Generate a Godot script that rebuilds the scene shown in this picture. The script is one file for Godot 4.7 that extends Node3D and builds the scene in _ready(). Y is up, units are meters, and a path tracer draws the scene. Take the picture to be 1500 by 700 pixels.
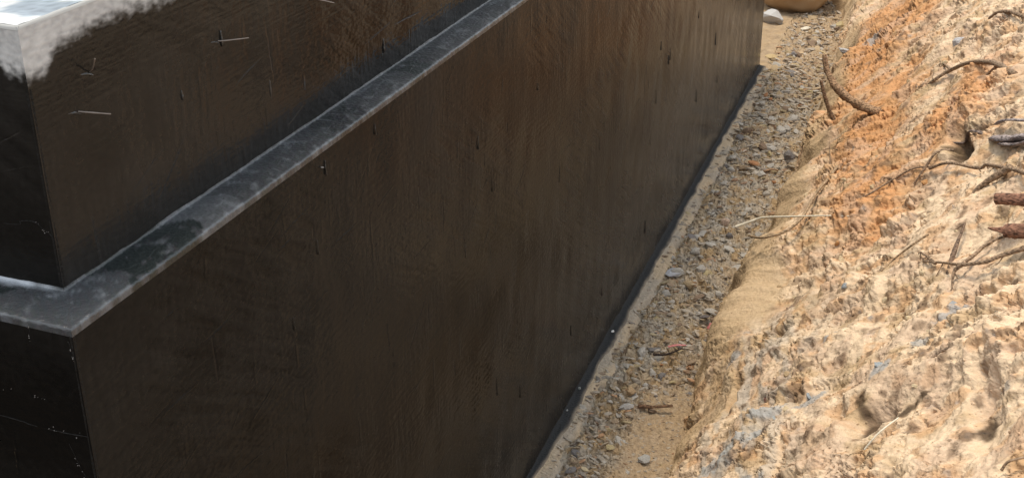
extends Node3D
# A waterproofed foundation wall beside an open trench and its cut earth bank.

const WALL_H := 2.861      # top of the ledge
const WALL_L := 11.125     # length of the long face, along -z from the corner at the origin
const LEDGE := 0.145
const UPPER_H := 0.715

var taken := {}
var n1: FastNoiseLite      # plain gradient noise, frequency 1
var n3: FastNoiseLite      # three octaves
var nr: FastNoiseLite      # ridged
var nc: FastNoiseLite      # cells: distance to the nearest centre
var rng := RandomNumberGenerator.new()

var foundation: Node3D
var earth_mat: StandardMaterial3D
var gravel_mat: StandardMaterial3D
var tar_mat: StandardMaterial3D

# ------------------------------------------------------------------ helpers

func numbered(called: String) -> String:
	if not taken.has(called):
		taken[called] = 0
		return called
	taken[called] += 1
	return "%s_%03d" % [called, taken[called]]

func tag(o: Node3D, label := "", category := "", group := "", kind := "") -> Node3D:
	if label: o.set_meta("label", label)
	if category: o.set_meta("category", category)
	if group: o.set_meta("group", group)
	if kind: o.set_meta("kind", kind)
	return o

func obj(called: String, mesh: Mesh, mat: Material, parent: Node = self) -> MeshInstance3D:
	var o := MeshInstance3D.new()
	o.name = numbered(called) if parent == self else called
	o.mesh = mesh
	if mat: o.material_override = mat
	parent.add_child(o, true)
	return o

func noise(kind: int, sd: int, octaves := 1, fractal := FastNoiseLite.FRACTAL_NONE) -> FastNoiseLite:
	var n := FastNoiseLite.new()
	n.noise_type = kind
	n.seed = sd
	n.frequency = 1.0
	n.fractal_type = fractal
	n.fractal_octaves = octaves
	return n

func picture(n: FastNoiseLite, w: int, h: int) -> PackedByteArray:
	var im := n.get_image(w, h, false, false, true)
	im.convert(Image.FORMAT_L8)
	return im.get_data()

func stretched(sd: int, freq: float, w: int, h: int, small_w: int, small_h: int) -> PackedByteArray:
	var n := noise(FastNoiseLite.TYPE_SIMPLEX_SMOOTH, sd, 3, FastNoiseLite.FRACTAL_FBM)
	n.frequency = freq
	var im := n.get_image(small_w, small_h, false, false, true)
	im.convert(Image.FORMAT_L8)
	im.resize(w, h, Image.INTERPOLATE_CUBIC)
	return im.get_data()

# a sheet from rows of points (row-major, cols per row); normals from neighbours, turned towards «up»
func sheet(pts: PackedVector3Array, cols: int, colors := PackedColorArray(), uvs := PackedVector2Array(), towards := Vector3.UP) -> ArrayMesh:
	var rows := pts.size() / cols
	var normals := PackedVector3Array()
	normals.resize(pts.size())
	var sgn := 0.0
	for r in rows:
		var a := maxi(r - 1, 0) * cols
		var b := mini(r + 1, rows - 1) * cols
		for c in cols:
			var n := (pts[r * cols + mini(c + 1, cols - 1)] - pts[r * cols + maxi(c - 1, 0)]).cross(pts[b + c] - pts[a + c])
			if sgn == 0.0 and n.length_squared() > 1e-14:
				sgn = 1.0 if n.dot(towards) > 0 else -1.0
			normals[r * cols + c] = (n * sgn).normalized()
	var idx := PackedInt32Array()
	idx.resize((rows - 1) * (cols - 1) * 6)
	var k := 0
	for r in rows - 1:
		for c in cols - 1:
			var i := r * cols + c
			if sgn > 0:
				idx[k] = i; idx[k + 1] = i + cols; idx[k + 2] = i + 1
				idx[k + 3] = i + 1; idx[k + 4] = i + cols; idx[k + 5] = i + cols + 1
			else:
				idx[k] = i; idx[k + 1] = i + 1; idx[k + 2] = i + cols
				idx[k + 3] = i + 1; idx[k + 4] = i + cols + 1; idx[k + 5] = i + cols
			k += 6
	var arr := []
	arr.resize(Mesh.ARRAY_MAX)
	arr[Mesh.ARRAY_VERTEX] = pts
	arr[Mesh.ARRAY_NORMAL] = normals
	if colors.size(): arr[Mesh.ARRAY_COLOR] = colors
	if uvs.size(): arr[Mesh.ARRAY_TEX_UV] = uvs
	arr[Mesh.ARRAY_INDEX] = idx
	var m := ArrayMesh.new()
	m.add_surface_from_arrays(Mesh.PRIMITIVE_TRIANGLES, arr)
	return m

# a bent tube through points with a radius at each; lumpy, closed at both ends
func tube(path: PackedVector3Array, radii: PackedFloat32Array, sides := 8, lump := 0.12, seed_at := 0.0, steps := 6, flat := 1.0) -> ArrayMesh:
	var p := PackedVector3Array()
	var rr := PackedFloat32Array()
	var n := path.size()
	for i in n - 1:
		for k in steps:
			var t := float(k) / steps
			p.append(path[i].cubic_interpolate(path[i + 1], path[maxi(i - 1, 0)], path[mini(i + 2, n - 1)], t))
			rr.append(lerpf(radii[i], radii[i + 1], t))
	p.append(path[n - 1])
	rr.append(radii[n - 1])
	var side := Vector3.UP
	var pts := PackedVector3Array()
	var cols := sides + 1
	var first := p[0]
	for i in p.size():
		var dir := (p[mini(i + 1, p.size() - 1)] - p[maxi(i - 1, 0)]).normalized()
		side = (side - dir * side.dot(dir))
		if side.length() < 0.05: side = Vector3.RIGHT - dir * dir.x
		side = side.normalized()
		var other := dir.cross(side)
		if i == 0:
			for c in cols: pts.append(p[0] - dir * rr[0] * 0.3)
		for c in cols:
			var a := TAU * (c % sides) / sides
			var d := side * cos(a) * flat + other * sin(a)
			var q := p[i] + d * rr[i]
			var l := 1.0 + lump * (n3.get_noise_3dv(q * 55.0 + Vector3.ONE * seed_at) + 0.8 * n1.get_noise_3d(cos(a) * 2.0, sin(a) * 2.0, seed_at + i * 0.12))
			pts.append(p[i] + d * rr[i] * l)
		if i == p.size() - 1:
			for c in cols: pts.append(p[i] + dir * rr[i] * 0.3)
	# outward normals
	var m := sheet(pts, cols, PackedColorArray(), PackedVector2Array(), Vector3.ZERO)
	var st := SurfaceTool.new()
	st.begin(Mesh.PRIMITIVE_TRIANGLES)
	st.set_smooth_group(0)
	var rows := pts.size() / cols
	for r in rows - 1:
		for c in sides:
			var c2 := (c + 1) % sides
			var q := [pts[r * cols + c], pts[r * cols + c2], pts[(r + 1) * cols + c], pts[(r + 1) * cols + c2]]
			for v in [q[0], q[2], q[1], q[1], q[2], q[3]]: st.add_vertex(v)
	st.index()
	st.generate_normals()
	return st.commit()

# an angular, lop-sided stone of unit radius
func stone_mesh(sd: int, squash := 0.5, cuts := 7) -> ArrayMesh:
	var r := RandomNumberGenerator.new()
	r.seed = sd
	var ico := SphereMesh.new()
	ico.radius = 1.0
	ico.height = 2.0
	ico.radial_segments = 10
	ico.rings = 6
	var planes := []
	for i in cuts:
		var d := Vector3(r.randf_range(-1, 1), r.randf_range(-1, 1), r.randf_range(-1, 1)).normalized()
		planes.append([d, r.randf_range(0.5, 0.82)])
	var scale_by := Vector3(1.0, squash, r.randf_range(0.55, 0.85))
	var mt := SurfaceTool.new()
	mt.create_from(ico, 0)
	var arr := mt.commit_to_arrays()
	var vs: PackedVector3Array = arr[Mesh.ARRAY_VERTEX]
	for i in vs.size():
		var v := vs[i]
		for pl in planes:
			var over: float = v.dot(pl[0]) - pl[1]
			if over > 0: v -= pl[0] * over
		v *= 1.0 + 0.10 * n1.get_noise_3dv(v * 2.5 + Vector3.ONE * sd * 3.7)
		vs[i] = v * scale_by
	var st := SurfaceTool.new()
	st.begin(Mesh.PRIMITIVE_TRIANGLES)
	st.set_smooth_group(-1)
	for i in arr[Mesh.ARRAY_INDEX]:
		st.add_vertex(vs[i])
	st.generate_normals()
	return st.commit()

# ------------------------------------------------------------------ the cut bank

var slope_x := PackedFloat32Array()
var slope_y := PackedFloat32Array()
var slope_a := PackedFloat32Array()

func make_profile() -> void:
	var x := 0.0
	var y := 0.0
	for i in 1200:
		var s := i * 0.01
		var deg := 50.0
		if s < 0.55: deg = lerpf(72.0, 64.0, s / 0.55)
		elif s < 0.85: deg = lerpf(64.0, 44.0, smoothstep(0.55, 0.85, s))
		elif s < 2.6: deg = lerpf(44.0, 49.0, (s - 0.85) / 1.75)
		else: deg = lerpf(47.0, 2.0, smoothstep(2.6, 3.6, s))
		slope_x.append(x); slope_y.append(y); slope_a.append(deg_to_rad(deg))
		x += cos(deg_to_rad(deg)) * 0.01
		y += sin(deg_to_rad(deg)) * 0.01

const FOOT := [[-1.0, 0.77], [3.3, 0.775], [3.9, 0.766], [4.5, 0.748], [5.2, 0.672], [6.0, 0.775], [7.6, 0.825], [9.3, 0.835], [11.0, 0.80], [12.4, 0.765], [13.2, 0.70], [14.0, 0.70]]

func foot_at(t: float) -> float:
	if t <= FOOT[0][0]: return FOOT[0][1]
	for i in FOOT.size() - 1:
		if t < FOOT[i + 1][0]:
			return lerpf(FOOT[i][1], FOOT[i + 1][1], smoothstep(0, 1, (t - FOOT[i][0]) / (FOOT[i + 1][0] - FOOT[i][0])))
	return FOOT[-1][1]

# the line that the bank follows round the building: [point, outward direction] at t metres along it (t = -z beside the long wall)
func path_at(t: float) -> Array:
	if t < 0.0:
		var a := minf(-t / 0.77, PI / 2)
		var o := Vector3(cos(a), 0, sin(a))
		var extra := maxf(-t - 0.77 * PI / 2, 0.0)
		return [o * 0.77 + Vector3(-extra, 0, 0), o]
	if t > 13.0:
		var a := minf((t - 13.0) / 1.0, PI / 2)
		var o := Vector3(cos(a), 0, -sin(a))
		var extra := maxf(t - 13.0 - PI / 2, 0.0)
		return [Vector3(0.70 * cos(a) - extra, 0, -13.0 - 1.5 * sin(a)), o]
	return [Vector3(foot_at(t), 0, -t), Vector3(1, 0, 0)]

func bank_base(s: float, t: float) -> Array:
	var f := path_at(t)
	var at := minf(s * 100.0, 1198.0)
	var i := int(at)
	var k := at - i
	var x := lerpf(slope_x[i], slope_x[i + 1], k)
	var y := lerpf(slope_y[i], slope_y[i + 1], k)
	var a := slope_a[i]
	var out: Vector3 = f[1]
	return [f[0] + out * x + Vector3(0, y - 0.06, 0), Vector3(0, cos(a), 0) - out * sin(a)]

# the broad lie of the bank, without its crumbs: what roots and stones are laid on
func bank_low(b: Vector3, s: float, t: float) -> float:
	var d := 0.085 * n3.get_noise_3d(b.x * 1.1, b.y * 1.1, b.z * 1.1)
	# gullies that the bucket's teeth left, running up the bank
	d += 0.035 * nr.get_noise_2d(s * 0.45 + 7.0, t * 1.5 + s * 0.7)
	# slumped lobes along the foot
	d += 0.10 * exp(-pow((s - 0.48) / 0.24, 2.0)) * (0.25 + n1.get_noise_2d(t * 0.9, 5.0))
	d += 0.09 * exp(-pow((s - 0.62) / 0.26, 2.0) - pow((t - 4.55) / 0.55, 2.0))
	for h in HOLLOWS:
		var e := pow((s - h[0]) / h[2], 2.0) + pow((t - h[1]) / h[3], 2.0)
		if e < 6.0: d -= h[4] * exp(-e * e)
	return d * smoothstep(-0.05, 0.2, s)

const HOLLOWS := [[1.83, 2.44, 0.11, 0.085, 0.07], [2.31, 4.85, 0.07, 0.18, 0.12], [1.62, 2.64, 0.06, 0.14, 0.05], [0.78, 3.52, 0.05, 0.18, 0.06], [2.42, 2.02, 0.08, 0.25, 0.05], [1.30, 4.30, 0.06, 0.16, 0.04], [0.72, 8.35, 0.08, 0.30, 0.05]]

func smooth_foot(s: float, t: float) -> float:
	return smoothstep(0.84, 0.64, s - 0.22 * exp(-pow((t - 4.6) / 0.8, 2.0)) + 0.10 * n3.get_noise_2d(t * 2.0, 21.0)) * smoothstep(-0.35, 0.10, n1.get_noise_2d(t * 0.7, 43.0) + 0.5 * exp(-pow((t - 4.8) / 1.3, 2.0)))

func bank_fine(b: Vector3, s: float, t: float) -> float:
	var rough := (0.45 + 0.9 * smoothstep(-0.3, 0.45, n3.get_noise_3d(b.x * 1.3, b.y * 1.3, b.z * 1.3 + 9.0))) * (1.0 - 0.80 * smooth_foot(s, t))
	var slant := t * 5.2 + s * 2.6
	var d := 0.026 * n3.get_noise_2d(s * 2.0, slant * 0.8)
	d += 0.020 * n3.get_noise_3d(b.x * 4.5, b.y * 4.5, b.z * 4.5)
	d += 0.014 * n3.get_noise_3d(b.x * 15.0, b.y * 15.0, b.z * 15.0 + 50.0)
	d += 0.007 * nr.get_noise_3d(b.x * 30.0, b.y * 30.0, b.z * 30.0)
	# marks of the bucket's teeth, side by side
	var teeth := smoothstep(0.02, 0.3, n1.get_noise_2d(s * 0.9 + 3.0, t * 0.75))
	d -= 0.010 * teeth * pow(0.5 + 0.5 * sin((t * 1.0 + s * 0.42) * TAU / 0.13 + 1.2 * n1.get_noise_2d(s * 2.0, t * 2.0)), 3.0)
	# torn cracks
	d -= 0.034 * pow(maxf(0.0, 1.0 - absf(n3.get_noise_2d(s * 3.0 + 13.0, slant + 1.2 * n1.get_noise_2d(s * 7.0, t * 7.0))) * 8.0), 2.0) * smoothstep(-0.2, 0.3, n1.get_noise_2d(s * 2.0 + 9.0, t * 2.0))
	# clods, large and small
	var c := 1.0 + nc.get_noise_3d(b.x * 5.0 + 4.0 * d, b.y * 5.0, b.z * 5.0)
	d += 0.020 * minf(0.7, maxf(0.0, 1.0 - 2.4 * c * c)) * smoothstep(0.0, 0.3, n1.get_noise_3d(b.x * 2.2, b.y * 2.2, b.z * 2.2))
	c = 1.0 + nc.get_noise_3d(b.x * 12.0 + 9.0 * d, b.y * 12.0 + 5.0, b.z * 12.0)
	d += 0.020 * maxf(0.0, 1.0 - 2.4 * c * c) * smoothstep(-0.15, 0.25, n1.get_noise_3d(b.x * 3.0 + 5.0, b.y * 3.0, b.z * 3.0))
	c = 1.0 + nc.get_noise_3d(b.x * 27.0 + 15.0 * d, b.y * 27.0 + 5.0, b.z * 27.0)
	d += 0.009 * maxf(0.0, 1.0 - 2.2 * c * c) * smoothstep(-0.25, 0.15, n1.get_noise_3d(b.x * 4.0 + 25.0, b.y * 4.0, b.z * 4.0))
	return d * rough

func bank_point(s: float, t: float, lift := 0.0) -> Vector3:
	var b := bank_base(s, t)
	return b[0] + b[1] * (bank_low(b[0], s, t) + lift)

func bank_surface(s: float, t: float, lift := 0.0) -> Vector3:
	var b := bank_base(s, t)
	return b[0] + b[1] * (bank_low(b[0], s, t) + bank_fine(b[0], s, t) + lift)

const CREAM := Vector3(0.67, 0.505, 0.345)
const TAN := Vector3(0.49, 0.345, 0.205)
const ORANGE := Vector3(0.54, 0.255, 0.10)
const PINK := Vector3(0.50, 0.35, 0.25)
const BLUE := Vector3(0.31, 0.32, 0.32)
const GREYISH := Vector3(0.40, 0.355, 0.30)
const UMBER := Vector3(0.17, 0.11, 0.07)
const SAND := Vector3(0.47, 0.34, 0.205)
const HOLLOW_SHADE := Vector3(0.07, 0.045, 0.028)
const UNSEEN_DARK := Vector3(0.09, 0.065, 0.045)
const IRON := [[0.95, 9.4, 0.5, 1.8], [1.35, 7.0, 0.45, 1.3], [1.68, 5.1, 0.32, 0.7], [2.30, 5.6, 0.4, 0.7], [1.5, 10.5, 0.5, 1.5]]
const CLAY := [[1.41, 2.94, 0.10, 0.07], [1.19, 2.97, 0.12, 0.05], [1.89, 2.74, 0.06, 0.06], [2.26, 2.91, 0.09, 0.06], [2.08, 2.81, 0.07, 0.06], [1.5, 3.45, 0.05, 0.05], [0.95, 2.80, 0.22, 0.10], [0.98, 10.0, 0.10, 0.25], [1.02, 2.45, 0.2, 0.08], [0.72, 3.9, 0.10, 0.06]]

func blobs(list: Array, s: float, t: float) -> float:
	var k := 0.0
	for z in list:
		k = maxf(k, exp(-pow((s - z[0]) / z[2], 2.0) - pow((t - z[1]) / z[3], 2.0)))
	return k

func earth_color(b: Vector3, s: float, t: float) -> Color:
	var mid := n3.get_noise_3d(b.x * 2.3, b.y * 2.3, b.z * 2.3)
	var small := n3.get_noise_3d(b.x * 9.0, b.y * 9.0 + 17.0, b.z * 9.0)
	var slant := n3.get_noise_2d(s * 2.6 + 3.0, t * 7.0 + s * 3.5)
	var c := TAN.lerp(CREAM, smoothstep(-0.38, 0.12, mid + 0.5 * slant + 0.15 * (s - 1.0)))
	# iron-stained soil
	var iron := smoothstep(0.10, 0.95, 1.25 * blobs(IRON, s, t) + 0.40 * mid + 0.50 * slant + 0.15 * small)
	c = c.lerp(ORANGE, iron * 0.85)
	c = c.lerp(Vector3(0.52, 0.30, 0.15), 0.62 * smoothstep(0.05, 0.32, n3.get_noise_3d(b.x * 4.6 + 70.0, b.y * 4.6, b.z * 4.6) + 0.45 * slant + 0.2 * small))
	var pk := smoothstep(0.02, 0.35, n3.get_noise_3d(b.x * 2.6, b.y * 2.6 + 31.0, b.z * 2.6) + 0.25 * small)
	c = c.lerp(PINK, pk * 0.5)
	# grey streaks low on the near bank, and lumps of grey-blue clay
	var near := exp(-pow((s - 1.0) / 0.40, 2.0)) * smoothstep(4.8, 3.4, t)
	c = c.lerp(GREYISH, 0.8 * near * smoothstep(-0.15, 0.2, n3.get_noise_2d(s * 8.0 + t * 1.5, t * 2.2)))
	c = c.lerp(BLUE, 0.75 * smoothstep(0.36, 0.72, blobs(CLAY, s, t) + 0.7 * small + 0.35 * slant))
	var dark := smoothstep(0.30, 0.52, n3.get_noise_3d(b.x * 5.0, b.y * 5.0 + 80.0, b.z * 5.0) + 0.45 * small)
	c = c.lerp(UMBER, dark * 0.7)
	# shade down in the hollows and round the big roots, put into the colour
	c = c.lerp(HOLLOW_SHADE, 0.9 * smoothstep(0.35, 0.8, blobs(SHADED_SPOTS, s, t) + 0.6 * small))
	# the slumped sandy foot
	c = c.lerp(SAND, smooth_foot(s, t) * 0.85)
	# unseen bank round the corner, darkened so the end walls mirror less light
	c = c.lerp(UNSEEN_DARK, smoothstep(-0.3, -1.2, t + 0.4 * mid))
	var speck := n1.get_noise_3d(b.x * 70.0, b.y * 70.0, b.z * 70.0) * 0.5 + n1.get_noise_3d(b.x * 26.0, b.y * 26.0, b.z * 26.0) * 0.6
	c *= 1.0 + 0.19 * speck
	return Color(c.x, c.y, c.z)

const SHADED_SPOTS := [[1.83, 2.44, 0.09, 0.07], [2.31, 4.85, 0.09, 0.20], [1.78, 2.56, 0.04, 0.12], [2.05, 2.40, 0.15, 0.03], [2.40, 1.94, 0.05, 0.12]]

func build_bank() -> void:
	var ts := PackedFloat32Array()
	var t := -7.0
	while t < 0.2:
		ts.append(t); t += 0.06
	while t < 14.6:
		ts.append(t)
		var d := Vector2(t + 1.9, 3.2).length()
		t += clampf(0.0062 * pow(d / 5.6, 2.0), 0.006, 0.045) if t > 0.6 else 0.02
	while t < 22.0:
		ts.append(t); t += 0.08
	var ss := PackedFloat32Array()
	var s := 0.0
	while s < 2.75:
		ss.append(s); s += 0.0078
	while s < 4.2:
		ss.append(s); s += 0.04
	while s < 11.9:
		ss.append(s); s += 0.35
	var cols := ss.size()
	var pts := PackedVector3Array()
	var colors := PackedColorArray()
	pts.resize(ts.size() * cols)
	colors.resize(pts.size())
	var k := 0
	for tt in ts:
		for v in ss:
			var b := bank_base(v, tt)
			var p: Vector3 = b[0]
			pts[k] = p + b[1] * (bank_low(p, v, tt) + bank_fine(p, v, tt))
			colors[k] = earth_color(p, v, tt)
			k += 1
	tag(obj("earth_bank", sheet(pts, cols, colors, PackedVector2Array(), Vector3(-0.6, 1, 0)), earth_mat), "raw tan and orange cut earth bank above the trench", "", "", "structure")

# ------------------------------------------------------------------ the trench floor

func floor_height(x: float, z: float) -> float:
	var h := 0.016 * n3.get_noise_2d(x * 3.0, z * 3.0) + 0.006 * n3.get_noise_2d(x * 26.0, z * 26.0)
	var rubble := 1.0 if z < -11.4 else smoothstep(0.10, 0.2, x + 0.06 * n1.get_noise_2d(z * 3.0, 3.0))
	# a bare patch of dirt low in the picture, and dirt at the far end
	var bare := smoothstep(0.05, -0.25, n1.get_noise_2d(x * 3.0 + 4.0, z * 1.6)) * 0.2
	bare = maxf(bare, smoothstep(0.38, 0.5, x) * smoothstep(-4.55, -4.3, z))
	bare = maxf(bare, 0.35 * smoothstep(-10.0, -11.0, z))
	var c := nc.get_noise_2d(x * 21.0 + 3.0 * n1.get_noise_2d(z * 9.0, x * 9.0), z * 13.0)
	h += rubble * (1.0 - 0.85 * bare) * (0.042 * clampf(-c - 0.35, -0.4, 0.5) + 0.022 * n3.get_noise_2d(x * 11.0, z * 8.0) + 0.034 * n3.get_noise_2d(x * 9.0, z * 24.0) - 0.045 * pow(maxf(0.0, 1.0 - 5.0 * absf(n3.get_noise_2d(x * 7.0 + 40.0, z * 17.0))), 2.0))
	h += 0.07 * smoothstep(0.62, 0.95, x)
	h -= 0.035 * smoothstep(0.20, 0.14, x) * smoothstep(-11.25, -11.1, z)
	return h

func floor_color(x: float, z: float) -> Color:
	var mud := Vector3(0.40, 0.305, 0.205)
	var grey := Vector3(0.40, 0.335, 0.26)
	var c := mud.lerp(grey, smoothstep(-0.2, 0.25, n3.get_noise_2d(x * 4.0, z * 3.0 + 9.0)))
	c = c.lerp(Vector3(0.40, 0.28, 0.16), smoothstep(0.1, 0.4, n3.get_noise_2d(x * 5.0 + 30.0, z * 4.0)))
	c = c.lerp(Vector3(0.36, 0.255, 0.155), 0.8 * maxf(smoothstep(0.38, 0.5, x) * smoothstep(-4.55, -4.3, z), smoothstep(-9.8, -11.0, z)))
	var cell := nc.get_noise_2d(x * 21.0 + 3.0 * n1.get_noise_2d(z * 9.0, x * 9.0), z * 13.0)
	c *= 1.0 + 0.16 * n1.get_noise_2d(x * 90.0, z * 90.0) + 0.18 * n1.get_noise_2d(x * 30.0, z * 24.0)
	return Color(c.x, c.y, c.z)

func build_floor() -> void:
	var zs := PackedFloat32Array()
	var z := 2.0
	while z > -2.6:
		zs.append(z); z -= 0.06
	while z > -15.5:
		zs.append(z)
		z -= clampf(0.0065 * pow((1.9 - z) / 5.6, 2.0), 0.006, 0.045)
	var cols := 190
	var pts := PackedVector3Array()
	var colors := PackedColorArray()
	pts.resize(zs.size() * cols)
	colors.resize(pts.size())
	var k := 0
	for zz in zs:
		var left := 0.08
		for i in cols:
			var x := lerpf(left, 1.15, float(i) / (cols - 1))
			pts[k] = Vector3(x, floor_height(x, zz), zz)
			colors[k] = floor_color(x, zz)
			k += 1
	tag(obj("trench_floor", sheet(pts, cols, colors), gravel_mat), "rubble and mud floor of the trench", "", "", "structure")
	# the floor turns the far corner of the building
	var ep := PackedVector3Array()
	var ec := PackedColorArray()
	for j in 100:
		for i in 60:
			var x := 0.081 - 3.5 * i / 59.0
			var zz := -11.0 - 4.5 * j / 99.0
			ep.append(Vector3(x, floor_height(x, zz), zz))
			ec.append(floor_color(x, zz))
	tag(obj("trench_floor", sheet(ep, 60, ec), gravel_mat), "", "", "", "structure")
	# the flat ground under everything
	var g := PlaneMesh.new()
	g.size = Vector2(160, 160)
	tag(obj("ground", g, earth_plain), "", "", "", "structure").position = Vector3(0, -0.09, 0)

var earth_plain: StandardMaterial3D

# ------------------------------------------------------------------ materials

func grain_texture(sd: int, freq: float, size := 512) -> ImageTexture:
	var n := noise(FastNoiseLite.TYPE_SIMPLEX_SMOOTH, sd, 4, FastNoiseLite.FRACTAL_FBM)
	n.frequency = freq
	var im := n.get_seamless_image(size, size)
	return ImageTexture.create_from_image(im)

func make_materials() -> void:
	earth_mat = StandardMaterial3D.new()
	earth_mat.vertex_color_use_as_albedo = true
	earth_mat.roughness = 0.95
	earth_mat.metallic_specular = 0.25
	earth_mat.uv1_triplanar = true
	earth_mat.uv1_world_triplanar = true
	earth_mat.uv1_scale = Vector3.ONE * 2.2
	earth_mat.heightmap_enabled = true
	earth_mat.heightmap_scale = 1.0
	earth_mat.heightmap_texture = grain_texture(5, 0.03)
	gravel_mat = earth_mat.duplicate()
	gravel_mat.uv1_scale = Vector3.ONE * 2.6
	gravel_mat.heightmap_scale = 1.0
	earth_plain = StandardMaterial3D.new()
	earth_plain.albedo_color = Color(0.4, 0.29, 0.17).linear_to_srgb()
	earth_plain.roughness = 0.95
	tar_mat = StandardMaterial3D.new()
	tar_mat.albedo_color = Color(0.012, 0.011, 0.010).linear_to_srgb()
	tar_mat.roughness = 0.33
	tar_mat.uv1_triplanar = true
	tar_mat.uv1_world_triplanar = true
	tar_mat.uv1_scale = Vector3.ONE * 3.0
	tar_mat.heightmap_enabled = true
	tar_mat.heightmap_scale = 0.5
	tar_mat.heightmap_texture = grain_texture(15, 0.035)

# a brushed tar coat, w by h pixels over metres_w by metres_h: [albedo, normal, roughness] as a material.
# bare > 0: uncoated concrete above that height in metres, with a sprayed edge.
func coat_material(sd: int, w: int, h: int, mw: float, mh: float, bare_from := -1.0, corner_u := -1.0, streak := 1.0, dusty := 0.0, shine := 0.19) -> StandardMaterial3D:
	var up := stretched(sd, 0.16, w, h, w, maxi(h / 9, 8))          # vertical drips and brush lines
	var along := stretched(sd + 1, 0.16, w, h, maxi(w / 40, 8), h)     # form-board lines along the wall
	var fine := stretched(sd + 2, 0.12, w, h, w, h)
	var blot := stretched(sd + 3, 0.05, w, h, maxi(w / 6, 8), maxi(h / 6, 8))
	var broad := stretched(sd + 4, 0.035, w, h, maxi(w / 24, 8), maxi(h / 24, 8))
	var count := w * h
	var hgt := PackedFloat32Array()
	hgt.resize(count)
	var alb := PackedByteArray()
	alb.resize(count * 3)
	var rgh := PackedByteArray()
	rgh.resize(count)
	var px := mw / w
	var py := mh / h
	for y in h:
		var high := mh - (y + 0.5) * py
		for x in w:
			var i := y * w + x
			var a := up[i] / 255.0 - 0.5
			var b := along[i] / 255.0 - 0.5
			var f := fine[i] / 255.0 - 0.5
			var c := blot[i] / 255.0 - 0.5
			var e := broad[i] / 255.0 - 0.5
			var patch := smoothstep(-0.12, 0.22, c + 0.5 * e)
			var mx := x * px
			# trowel sweeps, slanting up along the wall
			var sw := n3.get_noise_2d((mx * 0.82 - high * 0.57) * 2.2 + sd, (mx * 0.57 + high * 0.82) * 17.0)
			var sweep_on := smoothstep(-0.1, 0.3, n1.get_noise_2d(mx * 0.9 + 30.0 + sd, high * 0.9))
			hgt[i] = 0.5 + streak * (0.04 + 0.13 * patch * patch) * a + 0.12 * b + 0.16 * f + 0.40 * c + 0.15 * sw * sweep_on
			var k := 0.0
			if bare_from > 0.0:
				var drop := 0.0
				if corner_u >= 0.0:
					drop = 0.06 * smoothstep(0.110, 0.060, absf(x * px - corner_u))
				k = smoothstep(-0.026, 0.026, high - bare_from + drop + 0.022 * c + 0.035 * e + 0.03 * f + 0.012 * a)
			var lum := maxf(0.002, 0.0056 + 0.0022 * a * patch + 0.009 * e + 0.003 * f + 0.003 * c + 0.0035 * sw * sweep_on)
			var r := lum * 1.12
			var g := lum * 0.98
			var bl := lum * 0.84
			var ro := clampf((0.20 if shine < 0.2 else 0.13) + 0.22 * e + 0.20 * c + 0.05 * a * patch + 0.10 * sw * sweep_on, 0.09, 0.6)
			if dusty > 0.0:
				var du := 0.062 * dusty * smoothstep(0.8, 7.5, x * px) * smoothstep(2.5, 0.1, high + 0.9 * e) * (1.0 + 0.8 * a + 0.8 * c)
				r += du; g += du * 0.90; bl += du * 0.77
			if k > 0.0:
				var con := 0.35 + 0.12 * e + 0.20 * f + 0.10 * c
				r = lerpf(r, con * 1.02, k); g = lerpf(g, con, k); bl = lerpf(bl, con * 0.98, k)
				ro = lerpf(ro, 0.9, k)
				hgt[i] = lerpf(hgt[i], 0.5 + 0.3 * f, k)
			alb[i * 3] = int(255.0 * pow(r, 0.4545)); alb[i * 3 + 1] = int(255.0 * pow(g, 0.4545)); alb[i * 3 + 2] = int(255.0 * pow(bl, 0.4545))
			rgh[i] = int(255.0 * ro)
	# trowel scratches: short slanting strokes, some pale, some dark, and hanging runs
	var rs := RandomNumberGenerator.new()
	rs.seed = sd
	for n in int(mw * mh * 16.0):
		var x0 := rs.randf() * w
		var y0 := rs.randf() * h
		var kind := rs.randf()
		var ang := rs.randf_range(-0.75, 0.05) if kind < 0.5 else PI / 2 + rs.randf_range(-0.06, 0.06)
		var length := rs.randf_range(0.05, 0.30) if kind < 0.5 else rs.randf_range(0.05, 0.22)
		var depth := rs.randf_range(0.05, 0.25) * (1.0 if rs.randf() < 0.65 else -1.0)
		var steps := int(length / minf(px, py))
		var bow := rs.randf_range(-0.07, 0.07)
		for q in steps:
			var u := float(q) / steps
			var xx := int(x0 + cos(ang + bow * u) * length * u / px)
			var yy := int(y0 + sin(ang + bow * u) * length * u / py)
			if xx < 1 or yy < 1 or xx >= w - 1 or yy >= h - 1: break
			var i := yy * w + xx
			var fade := sin(PI * u) * depth
			hgt[i] += fade; hgt[i + 1] += fade * 0.5
			if kind < 0.25:
				for j in 3: alb[i * 3 + j] = mini(255, alb[i * 3 + j] + int(12.0 * absf(fade)))
	var him := Image.create_from_data(w, h, false, Image.FORMAT_RF, hgt.to_byte_array())
	him.bump_map_to_normal_map(3.0)
	var m := StandardMaterial3D.new()
	m.albedo_texture = ImageTexture.create_from_image(Image.create_from_data(w, h, false, Image.FORMAT_RGB8, alb))
	m.roughness = 1.0
	m.roughness_texture = ImageTexture.create_from_image(Image.create_from_data(w, h, false, Image.FORMAT_L8, rgh))
	m.normal_enabled = true
	m.normal_texture = ImageTexture.create_from_image(him)
	m.normal_scale = 0.55
	m.metallic_specular = shine
	m.texture_repeat = false
	return m

# ------------------------------------------------------------------ the foundation

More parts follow.
